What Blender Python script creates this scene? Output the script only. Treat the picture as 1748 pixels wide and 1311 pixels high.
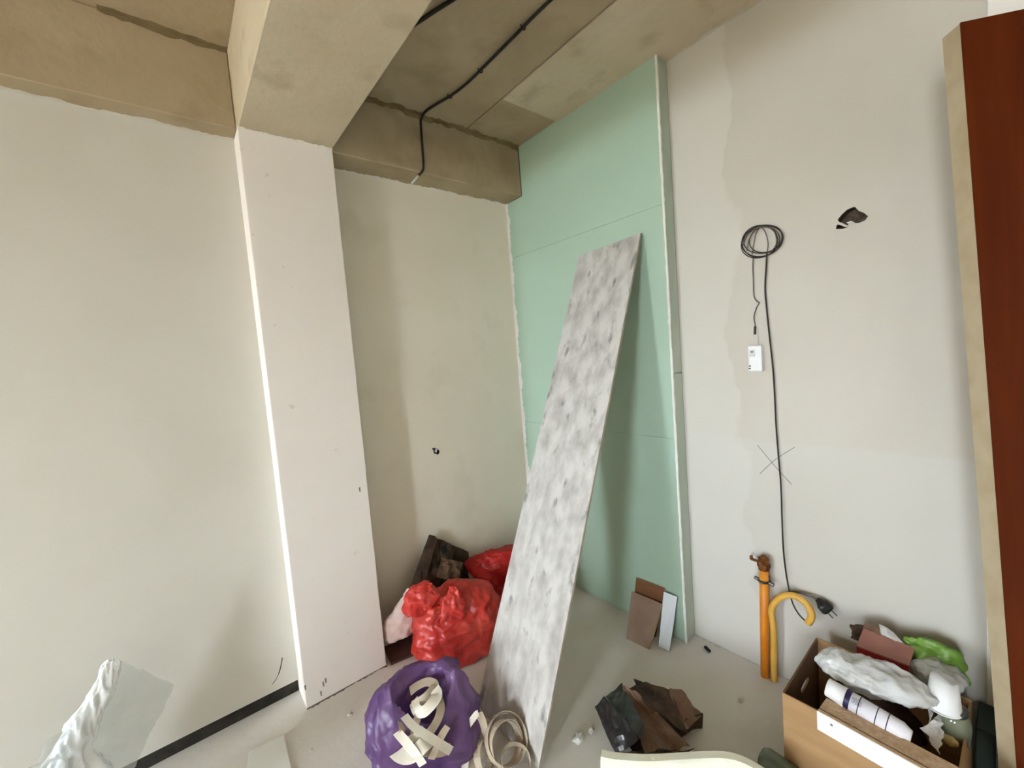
import bpy, bmesh, math, random
import numpy as np
from mathutils import Vector, Matrix
from mathutils.geometry import tessellate_polygon

for o in list(bpy.data.objects):
    bpy.data.objects.remove(o)
scene = bpy.context.scene
COL = scene.collection

# ------------------------------------------------------------------ camera
IMG_W, IMG_H = 1748.0, 1311.0
FPX = 710.738
YAW, PITCH, ROLL = 0.6775, -0.0694, -0.0788
CAM = Vector((-0.1273, -2.0858, 1.4669))
_f = Vector((math.sin(YAW) * math.cos(PITCH), math.cos(YAW) * math.cos(PITCH), math.sin(PITCH)))
_r0 = Vector((math.cos(YAW), -math.sin(YAW), 0))
_u0 = _r0.cross(_f)
RIGHT = math.cos(ROLL) * _r0 + math.sin(ROLL) * _u0
UP = -math.sin(ROLL) * _r0 + math.cos(ROLL) * _u0
FWD = _f
cd = bpy.data.cameras.new('camera')
cd.sensor_width = 36.0
cd.lens = 36.0 * FPX / IMG_W
cd.clip_start = 0.01
cam = bpy.data.objects.new('camera', cd)
COL.objects.link(cam)
m = Matrix((RIGHT, UP, -FWD)).transposed().to_4x4()
m.translation = CAM
cam.matrix_world = m
scene.camera = cam

# ------------------------------------------------------------------ light
WINS = [(-3.40, -2.58), (-1.04, -0.34)]                                      # two tall narrow windows in the far left wall
WIN_Z0, WIN_Z1, WIN_X = 0.30, 2.40, -4.4
YBACK = -4.6
world = bpy.data.worlds.new('sky')
scene.world = world
world.use_nodes = True
bg = world.node_tree.nodes['Background']
bg.inputs['Strength'].default_value = 22.0
bg.inputs['Color'].default_value = (0.82, 0.92, 1.0, 1)      # evenly overcast sky
def portal(name, loc, d, sx, sy):
    ld = bpy.data.lights.new(name, 'AREA')
    ld.shape = 'RECTANGLE'; ld.size = sx; ld.size_y = sy
    ld.cycles.is_portal = True
    lo = bpy.data.objects.new(name, ld)
    COL.objects.link(lo)
    lo.location = loc
    lo.rotation_euler = Vector(d).to_track_quat('-Z', 'Z').to_euler()
for a, b in WINS:
    portal('window_portal', (WIN_X - .21, (a + b) / 2, (WIN_Z0 + WIN_Z1) / 2), (1, 0, 0), b - a, WIN_Z1 - WIN_Z0)
scene.view_settings.view_transform = 'Standard'
scene.view_settings.look = 'None'
scene.view_settings.gamma = 1.0
scene.view_settings.use_curve_mapping = False
scene.view_settings.exposure = 1.0

# ------------------------------------------------------------------ pixel helper (design-time measuring of the place)
def on(axis, px, py, val):
    d = FWD + RIGHT * ((px - IMG_W / 2) / FPX) - UP * ((py - IMG_H / 2) / FPX)
    t = (val - CAM[axis]) / d[axis]
    return CAM + d * t
def ox(px, py, v): return on(0, px, py, v)
def oy(px, py, v): return on(1, px, py, v)
def oz(px, py, v): return on(2, px, py, v)

# ------------------------------------------------------------------ mesh helpers
OFF = {}
def tag(o, label=None, cat=None, group=None, kind=None):
    if label: o['label'] = label
    if cat: o['category'] = cat
    if group: o['group'] = group
    if kind: o['kind'] = kind
    return o
def empty(name, loc, label, cat, group=None):
    o = bpy.data.objects.new(name, None)
    o.empty_display_size = 0.05
    COL.objects.link(o)
    o.location = loc
    OFF[o] = Vector(loc)
    return tag(o, label, cat, group)
def build(name, vf, mat, parent=None, smooth=False, world=False, mats=None, fmat=None, label=None):
    v, f = vf
    v = [Vector(p) for p in v]
    if parent is not None: off = OFF[parent]
    elif world: off = Vector((0, 0, 0))
    else:
        n = len(v)
        off = Vector((sum(p.x for p in v) / n, sum(p.y for p in v) / n, min(p.z for p in v)))
    me = bpy.data.meshes.new(name)
    me.from_pydata([tuple(p - off) for p in v], [], [tuple(q) for q in f])
    for mm in (mats or [mat]): me.materials.append(mm)
    if fmat:
        for p, k in zip(me.polygons, fmat): p.material_index = k
    if smooth: me.polygons.foreach_set('use_smooth', [True] * len(me.polygons))
    bm = bmesh.new(); bm.from_mesh(me)
    bmesh.ops.recalc_face_normals(bm, faces=bm.faces)
    bm.to_mesh(me); bm.free()
    me.update()
    o = bpy.data.objects.new(name, me)
    COL.objects.link(o)
    if parent is not None:
        o.parent = parent
        if parent.type == 'MESH' and parent.parent is None:
            pass
    else: o.location = off
    OFF[o] = off
    if label: o['label'] = label
    return o
def join(*vfs):
    V, F = [], []
    for v, f in vfs:
        n = len(V); V += list(v); F += [tuple(i + n for i in q) for q in f]
    return V, F
def bm_out(bm):
    bm.verts.index_update()
    r = ([v.co.copy() for v in bm.verts], [tuple(v.index for v in f.verts) for f in bm.faces])
    bm.free()
    return r
def box(a, b, bev=0.0, seg=2):
    bm = bmesh.new()
    bmesh.ops.create_cube(bm, size=1)
    a, b = Vector(a), Vector(b)
    for v in bm.verts:
        v.co = Vector((a[i] + (v.co[i] + .5) * (b[i] - a[i]) for i in range(3)))
    if bev: bmesh.ops.bevel(bm, geom=bm.edges[:], offset=bev, segments=seg, affect='EDGES', profile=.6)
    return bm_out(bm)
def xf(vf, M): return [M @ Vector(p) for p in vf[0]], vf[1]
def frame(origin, ex, ey, ez):
    M = Matrix((Vector(ex), Vector(ey), Vector(ez))).transposed().to_4x4()
    M.translation = Vector(origin)
    return M
def catmull(P, n=8, closed=False):
    P = [Vector(p) for p in P]
    N = len(P); out = []
    rng = range(N if closed else N - 1)
    for i in rng:
        p0 = P[(i - 1) % N] if (closed or i > 0) else P[0] * 2 - P[1]
        p1 = P[i]; p2 = P[(i + 1) % N]
        p3 = P[(i + 2) % N] if (closed or i + 2 < N) else P[-1] * 2 - P[-2]
        for k in range(n):
            t = k / n
            out.append(.5 * ((2 * p1) + (p2 - p0) * t + (2 * p0 - 5 * p1 + 4 * p2 - p3) * t * t + (3 * p1 - p0 - 3 * p2 + p3) * t ** 3))
    if not closed: out.append(P[-1].copy())
    return out
def tube(pts, r, seg=8, closed=False, cap=True):
    pts = [Vector(p) for p in pts]; n = len(pts)
    rr = r if isinstance(r, (list, tuple)) else [r] * n
    V, F = [], []; N = None
    for i, p in enumerate(pts):
        if closed: t = pts[(i + 1) % n] - pts[i - 1]
        else: t = pts[min(i + 1, n - 1)] - pts[max(i - 1, 0)]
        t.normalize()
        if N is None: N = t.orthogonal().normalized()
        else:
            N = N - t * N.dot(t)
            N = N.normalized() if N.length > 1e-6 else t.orthogonal().normalized()
        B = t.cross(N)
        for k in range(seg):
            a = 2 * math.pi * k / seg
            V.append(p + (N * math.cos(a) + B * math.sin(a)) * rr[i])
    for i in range(n if closed else n - 1):
        j = (i + 1) % n
        for k in range(seg):
            F.append((i * seg + k, i * seg + (k + 1) % seg, j * seg + (k + 1) % seg, j * seg + k))
    if cap and not closed:
        F.append(tuple(reversed(range(seg)))); F.append(tuple((n - 1) * seg + k for k in range(seg)))
    return V, F
def cyl(a, b, r0, r1=None, seg=24):
    return tube([a, b], [r0, r0 if r1 is None else r1], seg)
def ribbon(pts, wdirs, w, t=0.0012):
    pts = [Vector(p) for p in pts]; n = len(pts)
    V, F = [], []
    for i, p in enumerate(pts):
        tg = (pts[min(i + 1, n - 1)] - pts[max(i - 1, 0)]).normalized()
        wd = wdirs[i] if isinstance(wdirs, list) else Vector(wdirs)
        wd = (wd - tg * wd.dot(tg)).normalized()
        nn = tg.cross(wd)
        for s, q in ((-1, -1), (1, -1), (1, 1), (-1, 1)):
            V.append(p + wd * (s * w / 2) + nn * (q * t / 2))
    for i in range(n - 1):
        for k in range(4):
            a = i * 4 + k; b = i * 4 + (k + 1) % 4
            F.append((a, b, b + 4, a + 4))
    F.append((3, 2, 1, 0)); F.append(tuple((n - 1) * 4 + k for k in range(4)))
    return V, F
def prism(poly, depth):
    """poly: 3D loop, extruded by vector depth"""
    P = [Vector(p) for p in poly]; n = len(P); d = Vector(depth)
    V = P + [p + d for p in P]
    tr = tessellate_polygon([P])
    F = [tuple(t) for t in tr] + [tuple(i + n for i in reversed(t)) for t in tr]
    F += [(i, (i + 1) % n, n + (i + 1) % n, n + i) for i in range(n)]
    return V, F
def wall_hole(outer, holes, depth, back=None):
    """flat wall polygon with holes; every hole continues as a cavity along vector depth"""
    loops = [[Vector(p) for p in outer]] + [[Vector(p) for p in h] for h in holes]
    tr = tessellate_polygon(loops)
    V = [p for l in loops for p in l]; F = [tuple(t) for t in tr]
    wall = (V, F)
    cv = []
    for h in loops[1:]:
        n = len(h); d = Vector(depth)
        c = sum(h, Vector()) / n
        Vh = list(h) + [c + (p - c) * 1.12 + d for p in h]
        Fh = [(i, (i + 1) % n, n + (i + 1) % n, n + i) for i in range(n)] + [tuple(range(n, 2 * n))]
        cv.append((Vh, Fh))
    return wall, cv
def tri(x): return 2 * np.abs(2 * (x - np.floor(x + .5))) - 1
def crumple(V, seed, amp, freq, octs=5, nrm=None, keep=None):
    """sharp random folds, displacing along the normals"""
    rng = np.random.default_rng(seed)
    A = np.array([tuple(p) for p in V])
    d = np.zeros(len(A))
    warp = np.zeros_like(A)
    for k in range(4):
        n = rng.normal(size=3); n /= np.linalg.norm(n)
        warp += np.sin((A @ n) * freq * 2.1 + rng.uniform(0, 6))[:, None] * rng.normal(size=3) * (0.22 / freq)
    Aw = A + warp
    for k in range(octs):
        fr = freq * 1.55 ** k; am = 0.62 ** k
        for j in range(3):
            n = rng.normal(size=3); n /= np.linalg.norm(n)
            d += am * tri(Aw @ n * fr + rng.uniform(0, 1)) * rng.uniform(.5, 1)
    d *= amp / 2.2
    if keep is not None: d *= keep
    A = A + nrm * d[:, None]
    return [Vector(p) for p in A]
def vcrumple(V, seed, amp, cell, nrm, aniso=(1, 1, 1)):
    """crisp facets: ridges along the borders of random cells, two scales"""
    rng = np.random.default_rng(seed)
    A = np.array([tuple(p) for p in V]); an = np.array(aniso)
    d = np.zeros(len(A))
    for sc, am in ((1.0, 1.0), (.45, .42), (.22, .17)):
        n = max(8, int(len(A) ** 0 * 3.2 * np.prod(np.ptp(A, axis=0) * an + cell * sc) ** (2 / 3) / (cell * sc) ** 2))
        n = min(n, 420)
        S = A[rng.integers(0, len(A), n)] + rng.normal(size=(n, 3)) * cell * sc * .25
        D = np.sqrt((((A[:, None, :] - S[None]) * an) ** 2).sum(2))
        D.sort(axis=1)
        f = (D[:, 0] - .35 * D[:, 1]) / (cell * sc)
        d += am * (f - f.mean())
    A = A + nrm * (d * amp)[:, None]
    return [Vector(p) for p in A]
def loft(rings, nr=48, ns=72, seed=0, amp=0.02, freq=5, octs=5, power=2.3, capb=True, capt=True, floor=0.003, cell=None, vamp=0.03, aniso=(1, 1, 1)):
    """rings: (x, y, z, rx, ry, rot). Smoothly interpolated closed skin with sharp crumple folds."""
    K = [Vector((0, 0, 0)) for _ in rings]
    cen = catmull([Vector(r[:3]) for r in rings], max(2, nr // (len(rings) - 1)))
    rad = catmull([Vector(r[3:6]) for r in rings], max(2, nr // (len(rings) - 1)))
    V, Nn, F = [], [], []
    n = len(cen)
    for i in range(n):
        c = cen[i]; rx, ry, ro = max(rad[i].x, .002), max(rad[i].y, .002), rad[i].z
        dz = rad[max(i - 1, 0)].x - rad[min(i + 1, n - 1)].x
        dl = (cen[min(i + 1, n - 1)] - cen[max(i - 1, 0)]).length + 1e-5
        for k in range(ns):
            a = 2 * math.pi * k / ns
            ca, sa = math.cos(a), math.sin(a)
            x = math.copysign(abs(ca) ** (2 / power), ca) * rx; y = math.copysign(abs(sa) ** (2 / power), sa) * ry
            X = x * math.cos(ro) - y * math.sin(ro); Y = x * math.sin(ro) + y * math.cos(ro)
            V.append(c + Vector((X, Y, 0)))
            q = Vector((ca * math.cos(ro) - sa * math.sin(ro), ca * math.sin(ro) + sa * math.cos(ro), max(-1.5, min(1.5, dz / dl))))
            Nn.append(tuple(q.normalized()))
    for i in range(n - 1):
        for k in range(ns):
            k2 = (k + 1) % ns
            F.append((i * ns + k, i * ns + k2, (i + 1) * ns + k2, (i + 1) * ns + k))
    if cell: V = vcrumple(V, seed, vamp, cell, np.array(Nn), aniso)
    V = crumple(V, seed, amp, freq, octs, np.array(Nn))
    if capb:
        c = sum(V[:ns], Vector()) / ns; V.append(c); F += [(k, len(V) - 1, (k + 1) % ns) for k in range(ns)]
    if capt:
        b = (n - 1) * ns; c = sum(V[b:b + ns], Vector()) / ns; V.append(c); F += [(b + (k + 1) % ns, len(V) - 1, b + k) for k in range(ns)]
    if floor is not None:
        for p in V: p.z = max(p.z, floor)
    return V, F
def sil(rows, base, depth=0.8, nr=48, ns=72, dz=0.0, **kw):
    """rows of (py, pxL, pxR) seen on the upright plane through base that faces the viewpoint; gives a full round body"""
    b = Vector((base[0], base[1], 0))
    n = Vector((CAM.x - b.x, CAM.y - b.y, 0)).normalized()
    rot = math.atan2(n.y, n.x) + math.pi / 2
    R = []
    for row in rows:
        py, l, r = row[:3]; dp = row[3] if len(row) > 3 else depth
        P = []
        for px in (l, r):
            d = FWD + RIGHT * ((px - IMG_W / 2) / FPX) - UP * ((py - IMG_H / 2) / FPX)
            t = (b - CAM).dot(n) / d.dot(n)
            P.append(CAM + d * t)
        c = (P[0] + P[1]) / 2; w = (P[0] - P[1]).length / 2
        R.append((c.x, c.y, max(c.z + dz, 0.004), w, w * dp, rot))
    return loft(R, nr, ns, **kw)
def jag_strip(p0, p1, out, nrm, w, amp, step=0.012, seed=0, t=0.0018):
    """flat smear of plaster along p0-p1 reaching out by w +- amp with a ragged edge"""
    rnd = random.Random(seed)
    p0, p1, out, nrm = Vector(p0), Vector(p1), Vector(out), Vector(nrm)
    n = max(4, int((p1 - p0).length / step)); V, F = [], []
    ph = [rnd.uniform(0, 6) for _ in range(4)]
    for i in range(n + 1):
        s = i / n; L = s * (p1 - p0).length
        e = w + amp * (.5 * math.sin(L * 19 + ph[0]) + .4 * math.sin(L * 53 + ph[1]) + rnd.uniform(-.6, .6))
        e = max(e, .0015)
        a = p0.lerp(p1, s); b = a + out * e
        V += [a, b, b * 1.0 + nrm * t * .2, a + nrm * t]
    for i in range(n):
        for k in range(4):
            A = i * 4 + k; B = i * 4 + (k + 1) % 4
            F.append((A, B, B + 4, A + 4))
    F += [(0, 1, 2, 3), tuple(n * 4 + k for k in (3, 2, 1, 0))]
    return V, F

# ------------------------------------------------------------------ materials
def lin(c):
    return tuple(((x / 255) / 12.92 if x / 255 <= .04045 else ((x / 255 + .055) / 1.055) ** 2.4) for x in c) + (1,)
def mat(name, c1, c2=None, scale=4, detail=6, lo=.35, hi=.65, rough=.8, bump=0, bscale=40, spec=.3, stretch=None,
        c3=None, s3=20, lo3=.55, hi3=.65, metal=0, trans=0, translucent=0, alpha=1, coat=0, distort=0.3, f3=1.0, stretch3=None, wrinkle=0, wscale=18):
    M = bpy.data.materials.new(name); M.use_nodes = True
    nt = M.node_tree; N = nt.nodes; L = nt.links
    b = N['Principled BSDF']
    b.inputs['Roughness'].default_value = rough
    b.inputs['Specular IOR Level'].default_value = spec
    b.inputs['Metallic'].default_value = metal
    b.inputs['Transmission Weight'].default_value = trans
    b.inputs['Coat Weight'].default_value = coat
    tc = N.new('ShaderNodeTexCoord')
    def coords(st):
        if not st: return tc.outputs['Object']
        mp = N.new('ShaderNodeMapping'); mp.inputs['Scale'].default_value = st
        L.new(tc.outputs['Object'], mp.inputs['Vector']); return mp.outputs['Vector']
    co = coords(stretch)
    src = None
    if c2 is not None:
        nz = N.new('ShaderNodeTexNoise'); nz.inputs['Scale'].default_value = scale; nz.inputs['Detail'].default_value = detail
        nz.inputs['Distortion'].default_value = distort
        L.new(co, nz.inputs['Vector'])
        cr = N.new('ShaderNodeValToRGB'); cr.color_ramp.elements[0].position = lo; cr.color_ramp.elements[1].position = hi
        cr.color_ramp.elements[0].color = lin(c1); cr.color_ramp.elements[1].color = lin(c2)
        L.new(nz.outputs['Fac'], cr.inputs['Fac']); src = cr.outputs['Color']
        if c3 is not None:
            n3 = N.new('ShaderNodeTexNoise'); n3.inputs['Scale'].default_value = s3; n3.inputs['Detail'].default_value = 4
            L.new(coords(stretch3) if stretch3 else co, n3.inputs['Vector'])
            mr = N.new('ShaderNodeMapRange'); mr.inputs['From Min'].default_value = lo3; mr.inputs['From Max'].default_value = hi3
            mr.inputs['To Max'].default_value = f3
            L.new(n3.outputs['Fac'], mr.inputs['Value'])
            mx = N.new('ShaderNodeMix'); mx.data_type = 'RGBA'
            L.new(mr.outputs['Result'], mx.inputs[0]); L.new(src, mx.inputs[6]); mx.inputs[7].default_value = lin(c3)
            src = mx.outputs[2]
        L.new(src, b.inputs['Base Color'])
    else: b.inputs['Base Color'].default_value = lin(c1)
    if bump:
        nb = N.new('ShaderNodeTexNoise'); nb.inputs['Scale'].default_value = bscale; nb.inputs['Detail'].default_value = 5
        L.new(co, nb.inputs['Vector'])
        bp = N.new('ShaderNodeBump'); bp.inputs['Strength'].default_value = bump; bp.inputs['Distance'].default_value = .01
        L.new(nb.outputs['Fac'], bp.inputs['Height']); L.new(bp.outputs['Normal'], b.inputs['Normal'])
    if wrinkle:
        vo = N.new('ShaderNodeTexVoronoi'); vo.inputs['Scale'].default_value = wscale
        nd = N.new('ShaderNodeTexNoise'); nd.inputs['Scale'].default_value = wscale * .5; L.new(co, nd.inputs['Vector'])
        va = N.new('ShaderNodeVectorMath'); va.operation = 'MULTIPLY_ADD'; va.inputs[1].default_value = (.1, .1, .1)
        L.new(nd.outputs['Color'], va.inputs[0]); L.new(co, va.inputs[2]); L.new(va.outputs[0], vo.inputs['Vector'])
        bp = N.new('ShaderNodeBump'); bp.inputs['Strength'].default_value = wrinkle; bp.inputs['Distance'].default_value = .012
        L.new(vo.outputs['Distance'], bp.inputs['Height']); L.new(bp.outputs['Normal'], b.inputs['Normal'])
    if translucent:
        t = N.new('ShaderNodeBsdfTranslucent')
        if src: L.new(src, t.inputs['Color'])
        else: t.inputs['Color'].default_value = lin(c1)
        ms = N.new('ShaderNodeMixShader'); ms.inputs[0].default_value = translucent
        L.new(b.outputs[0], ms.inputs[1]); L.new(t.outputs[0], ms.inputs[2])
        L.new(ms.outputs[0], N['Material Output'].inputs['Surface'])
    if alpha < 1:
        out_ = N['Material Output'].inputs['Surface']; cur = out_.links[0].from_socket
        tp = N.new('ShaderNodeBsdfTransparent'); ma = N.new('ShaderNodeMixShader'); ma.inputs[0].default_value = alpha
        L.new(tp.outputs[0], ma.inputs[1]); L.new(cur, ma.inputs[2]); L.new(ma.outputs[0], out_)
    return M

PLASTER = mat('plaster', (203, 198, 187), (211, 207, 197), 1.3, 4, .3, .7, .85, .06, 35, .2, c3=(206, 198, 186), s3=3.1, lo3=.58, hi3=.72, f3=.5)
PLASTER_P = mat('plaster_pilaster', (236, 228, 221), (242, 235, 229), 2.0, 5, .3, .7, .85, .05, 45, .2, c3=(200, 190, 182), s3=26, lo3=.68, hi3=.74, f3=.5)
PLASTER_N = mat('plaster_niche', (235, 225, 209), (241, 232, 218), 1.6, 5, .3, .7, .85, .05, 40, .2, c3=(222, 210, 192), s3=4, lo3=.58, hi3=.74, f3=.5)
FILLER = mat('white_filler', (232, 230, 224), (240, 238, 233), 20, 4, rough=.8, bump=.2, bscale=90)
CONCRETE = mat('concrete_ceiling', (162, 144, 115), (182, 166, 138), 2.2, 9, .3, .7, .9, .25, 28, .15, c3=(150, 132, 104), s3=5, lo3=.52, hi3=.75, f3=.7)
CONCRETE2 = mat('concrete_panel_light', (190, 176, 150), (206, 192, 168), 3, 8, .3, .7, .9, .25, 30, .15, c3=(166, 150, 124), s3=7, lo3=.55, hi3=.72, f3=.6)
FLOOR = mat('concrete_floor', (211, 205, 196), (224, 219, 211), 2.5, 9, .3, .7, .75, .12, 40, .3, c3=(220, 215, 208), s3=9, lo3=.6, hi3=.72, f3=.7)
GREEN = mat('green_board', (168, 191, 173), (174, 197, 179), 2, 4, .3, .7, .85, .02, 80, .2)
GREEN_SIDE = mat('green_board_dusty', (178, 192, 178), (196, 204, 192), 6, 5, .3, .7, .9, .03, 80, .15, stretch=(1, 1, .3))
GAP_SHADE = mat('gap_shade', (38, 36, 34), (62, 58, 52), 14, 6, rough=.85, bump=.4, bscale=50)
BLACK = mat('black_rubber', (22, 21, 20), (34, 32, 30), 30, 3, rough=.5)
CABLE = mat('black_cable', (34, 30, 26), (52, 46, 40), 30, 3, rough=.55)
CABLE_G = mat('grey_cable', (92, 86, 80), (112, 106, 98), 30, 3, rough=.55)
CAVITY = mat('rough_brick', (74, 58, 48), (104, 88, 76), 26, 5, rough=.95, bump=.8, bscale=60)
WHITE = mat('white_plastic', (232, 233, 235), (240, 240, 241), 8, 2, rough=.4, spec=.5)

# ------------------------------------------------------------------ the room
H = 2.75
XR, XG, YG = 1.759, 1.672, -1.045
PX0, PX1, PYF = 0.168, 0.530, -0.116
YN, YB, ZW = 0.068, -0.095, 2.45
XW = WIN_X
def struct(name, vf, mt, parent=None, **k):
    o = build(name, vf, mt, parent, world=True, **k)
    if parent is None: o['kind'] = 'structure'
    return o
struct('floor', box((XW - .2, YBACK - .2, -.12), (XR + .2, .3, 0)), FLOOR)
ceil = struct('ceiling', box((XW - .2, YBACK - .2, H), (XR + .2, .3, H + .15)), CONCRETE)
# plywood-formed panels of the slab
def panel(x0, x1, y0, y1, t, mt): return struct('ceiling_panel', box((x0, y0, H - t), (x1, y1, H), .003, 1), mt, ceil)
panel(PX1 + .03, 1.283, -1.75, YB + .006, .004, CONCRETE)
panel(1.287, XR - .002, -2.2, -.432, .011, CONCRETE2)
panel(1.287, XG - .002, -.428, YB + .006, .003, CONCRETE)
# beams
struct('ceiling_beam_wall', join(box((XW, YB, ZW), (PX0, .2, H), .004, 1), box((PX1, YB, ZW), (XG - .001, .2, H), .004, 1)), CONCRETE)
bcross = struct('ceiling_beam_cross', box((PX0, YBACK, ZW), (PX1, .2, H), .005, 1), CONCRETE2)
# left wall lining stops short of the floor: backing behind it coloured dark to deepen the gap's shade
wl_o = struct('wall_left', box((XW, 0, .070), (PX0, .03, ZW)), PLASTER)
struct('gap_backing_left', box((XW, .028, 0), (PX0, .06, .10)), GAP_SHADE)
struct('wall_left_backing', box((XW, .06, 0), (PX0, .2, H)), CONCRETE)
pil = struct('wall_pilaster', box((PX0, PYF, 0), (PX1, .2, ZW), .004, 2), PLASTER_P)
# niche wall with a small broken socket hole
hc = oy(744, 770, YN)
hole = [hc + Vector((dx * .001, 0, dz * .001)) for dx, dz in ((-22, 22), (-8, 20), (2, 18), (14, 10), (24, -4), (20, -18), (8, -24), (2, -16), (-10, -14), (-16, -2), (-15, 10))]
wv, cv = wall_hole([(PX1, YN, 0), (XG, YN, 0), (XG, YN, ZW), (PX1, YN, ZW)], [hole], (0, .06, 0))
wn_o = struct('wall_niche', wv, PLASTER_N)
for c_ in cv: struct('hole_cavity', c_, BLACK, wn_o)
struct('wall_niche_backing', box((PX1, .14, 0), (XG, .22, ZW)), CAVITY)
struct('cable_end', tube([hc + Vector((-.02, .02, .014)), hc + Vector((-.018, -.006, .017)), hc + Vector((-.022, -.012, .020))], .004, 6), BLACK, wn_o)
struct('broken_edge', prism([hc + Vector((.008, -.001, .012)), hc + Vector((.012, -.001, .013)), hc + Vector((.004, -.001, -.008)), hc + Vector((-.001, -.001, -.007))], (0, .02, 0)), FILLER, wn_o)
# right wall: skim-coated plaster with a broken hole
def wall_right_mat():
    M = mat('plaster_right', (196, 189, 177), (204, 198, 188), 1.7, 4, .3, .7, .85, .06, 35, .2)
    nt = M.node_tree; N = nt.nodes; L = nt.links
    b = N['Principled BSDF']; src = b.inputs['Base Color'].links[0].from_socket
    tc = N.new('ShaderNodeTexCoord'); sp = N.new('ShaderNodeSeparateXYZ'); L.new(tc.outputs['Object'], sp.inputs[0])
    nz = N.new('ShaderNodeTexNoise'); nz.inputs['Scale'].default_value = 3.2; nz.inputs['Detail'].default_value = 3; L.new(tc.outputs['Object'], nz.inputs['Vector'])
    ad = N.new('ShaderNodeMath'); ad.operation = 'MULTIPLY_ADD'; ad.inputs[1].default_value = .30; L.new(nz.outputs['Fac'], ad.inputs[0]); L.new(sp.outputs['Y'], ad.inputs[2])
    mr = N.new('ShaderNodeMapRange'); mr.inputs['From Min'].default_value = -1.17; mr.inputs['From Max'].default_value = -1.155
    mr.inputs['To Max'].default_value = .55
    L.new(ad.outputs[0], mr.inputs['Value'])
    mx = N.new('ShaderNodeMix'); mx.data_type = 'RGBA'; L.new(mr.outputs[0], mx.inputs[0]); L.new(src, mx.inputs[6]); mx.inputs[7].default_value = lin((212, 208, 200))
    # second coat below waist height
    ad2 = N.new('ShaderNodeMath'); ad2.operation = 'MULTIPLY_ADD'; ad2.inputs[1].default_value = .05; L.new(nz.outputs['Fac'], ad2.inputs[0]); L.new(sp.outputs['Z'], ad2.inputs[2])
    mr2 = N.new('ShaderNodeMapRange'); mr2.inputs['From Min'].default_value = 1.06; mr2.inputs['From Max'].default_value = 1.045; mr2.inputs['To Max'].default_value = .30
    L.new(ad2.outputs[0], mr2.inputs['Value'])
    mx2 = N.new('ShaderNodeMix'); mx2.data_type = 'RGBA'; L.new(mr2.outputs[0], mx2.inputs[0]); L.new(mx.outputs[2], mx2.inputs[6]); mx2.inputs[7].default_value = lin((208, 206, 202))
    L.new(mx2.outputs[2], b.inputs['Base Color'])
    return M
PLASTER_R = wall_right_mat()
hr = [ox(*p, XR) for p in ((1430, 375), (1437, 366), (1446, 358), (1455, 354), (1459, 353), (1466, 360), (1474, 363), (1482, 369), (1477, 376), (1468, 380), (1462, 381), (1452, 379), (1447, 384), (1447, 388), (1438, 391), (1427, 391), (1428, 385), (1434, 381))]
wv, cv = wall_hole([(XR, YG, 0), (XR, YBACK, 0), (XR, YBACK, H), (XR, YG, H)], [hr], (.06, 0, 0))
wr = struct('wall_right', wv, PLASTER_R)
for c_ in cv: struct('hole_cavity', c_, CAVITY, wr)
c_ = ox(1434, 384, XR)
struct('broken_edge', prism([ox(1429, 378, XR - .002), ox(1436, 380, XR - .002), ox(1449, 386, XR - .002), ox(1445, 388, XR - .002), ox(1428, 382, XR - .002)], (.012, 0, 0)), PLASTER_R, wr)
struct('broken_edge', prism([ox(1444, 380, XR + .012), ox(1453, 377, XR + .012), ox(1459, 380, XR + .012), ox(1452, 383, XR + .012)], (.02, 0, 0)), FILLER, wr)
struct('wall_right_backing', box((XR + .065, YBACK, 0), (XR + .2, .3, H)), CAVITY)
PENCIL = mat('pencil', (96, 92, 92), (120, 116, 114), 60, 2, rough=.9)
def pencil(p, q, w=.0022):
    a, b_ = ox(*p, XR - .0006), ox(*q, XR - .0006)
    mid = (a + b_) / 2 + Vector((0, .006, .004))
    struct('pencil_line', ribbon(catmull([a, mid, b_], 8), (0, .5, .5), w, .0006), PENCIL, wr)
pencil((1293, 760), (1351, 827)); pencil((1357, 763), (1297, 809))
# white casing panel beside the leaning door leaf
struct('trim_1', box((XR - .014, -2.9, 0), (XR + .002, -2.012, H), .003, 2), mat('white_casing', (238, 236, 230), (243, 241, 236), 5, 3, rough=.7))
# bare concrete-block sides behind the viewpoint
BLOCK = mat('bare_block', (126, 108, 84), (148, 130, 104), 4, 6, rough=.95, bump=.3, bscale=30)
struct('wall_back', box((XW - .2, YBACK - .15, 0), (XR + .2, YBACK, H)), PLASTER_N)
segs = [YBACK] + [q for w in WINS for q in w] + [.2]
struct('wall_window', join(*[box((XW - .2, segs[i], 0), (XW, segs[i + 1], H)) for i in (0, 2, 4)],
       *[box((XW - .2, a, 0), (XW, b, WIN_Z0)) for a, b in WINS], *[box((XW - .2, a, WIN_Z1), (XW, b, H)) for a, b in WINS]), BLOCK)
struct('ground', box((-40, -40, -3.3), (40, 40, -3.2)), mat('dry_earth', (150, 132, 104), (170, 152, 122), .8, 6, rough=.95))
for k, (a, b) in enumerate(WINS):
    struct('window_%d' % (k + 1), join(box((XW - .16, a, WIN_Z0), (XW - .10, a + .05, WIN_Z1)), box((XW - .16, b - .05, WIN_Z0), (XW - .10, b, WIN_Z1)),
       box((XW - .16, a + .05, WIN_Z0), (XW - .10, b - .05, WIN_Z0 + .05)), box((XW - .16, a + .05, WIN_Z1 - .05), (XW - .10, b - .05, WIN_Z1))), WHITE)

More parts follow.
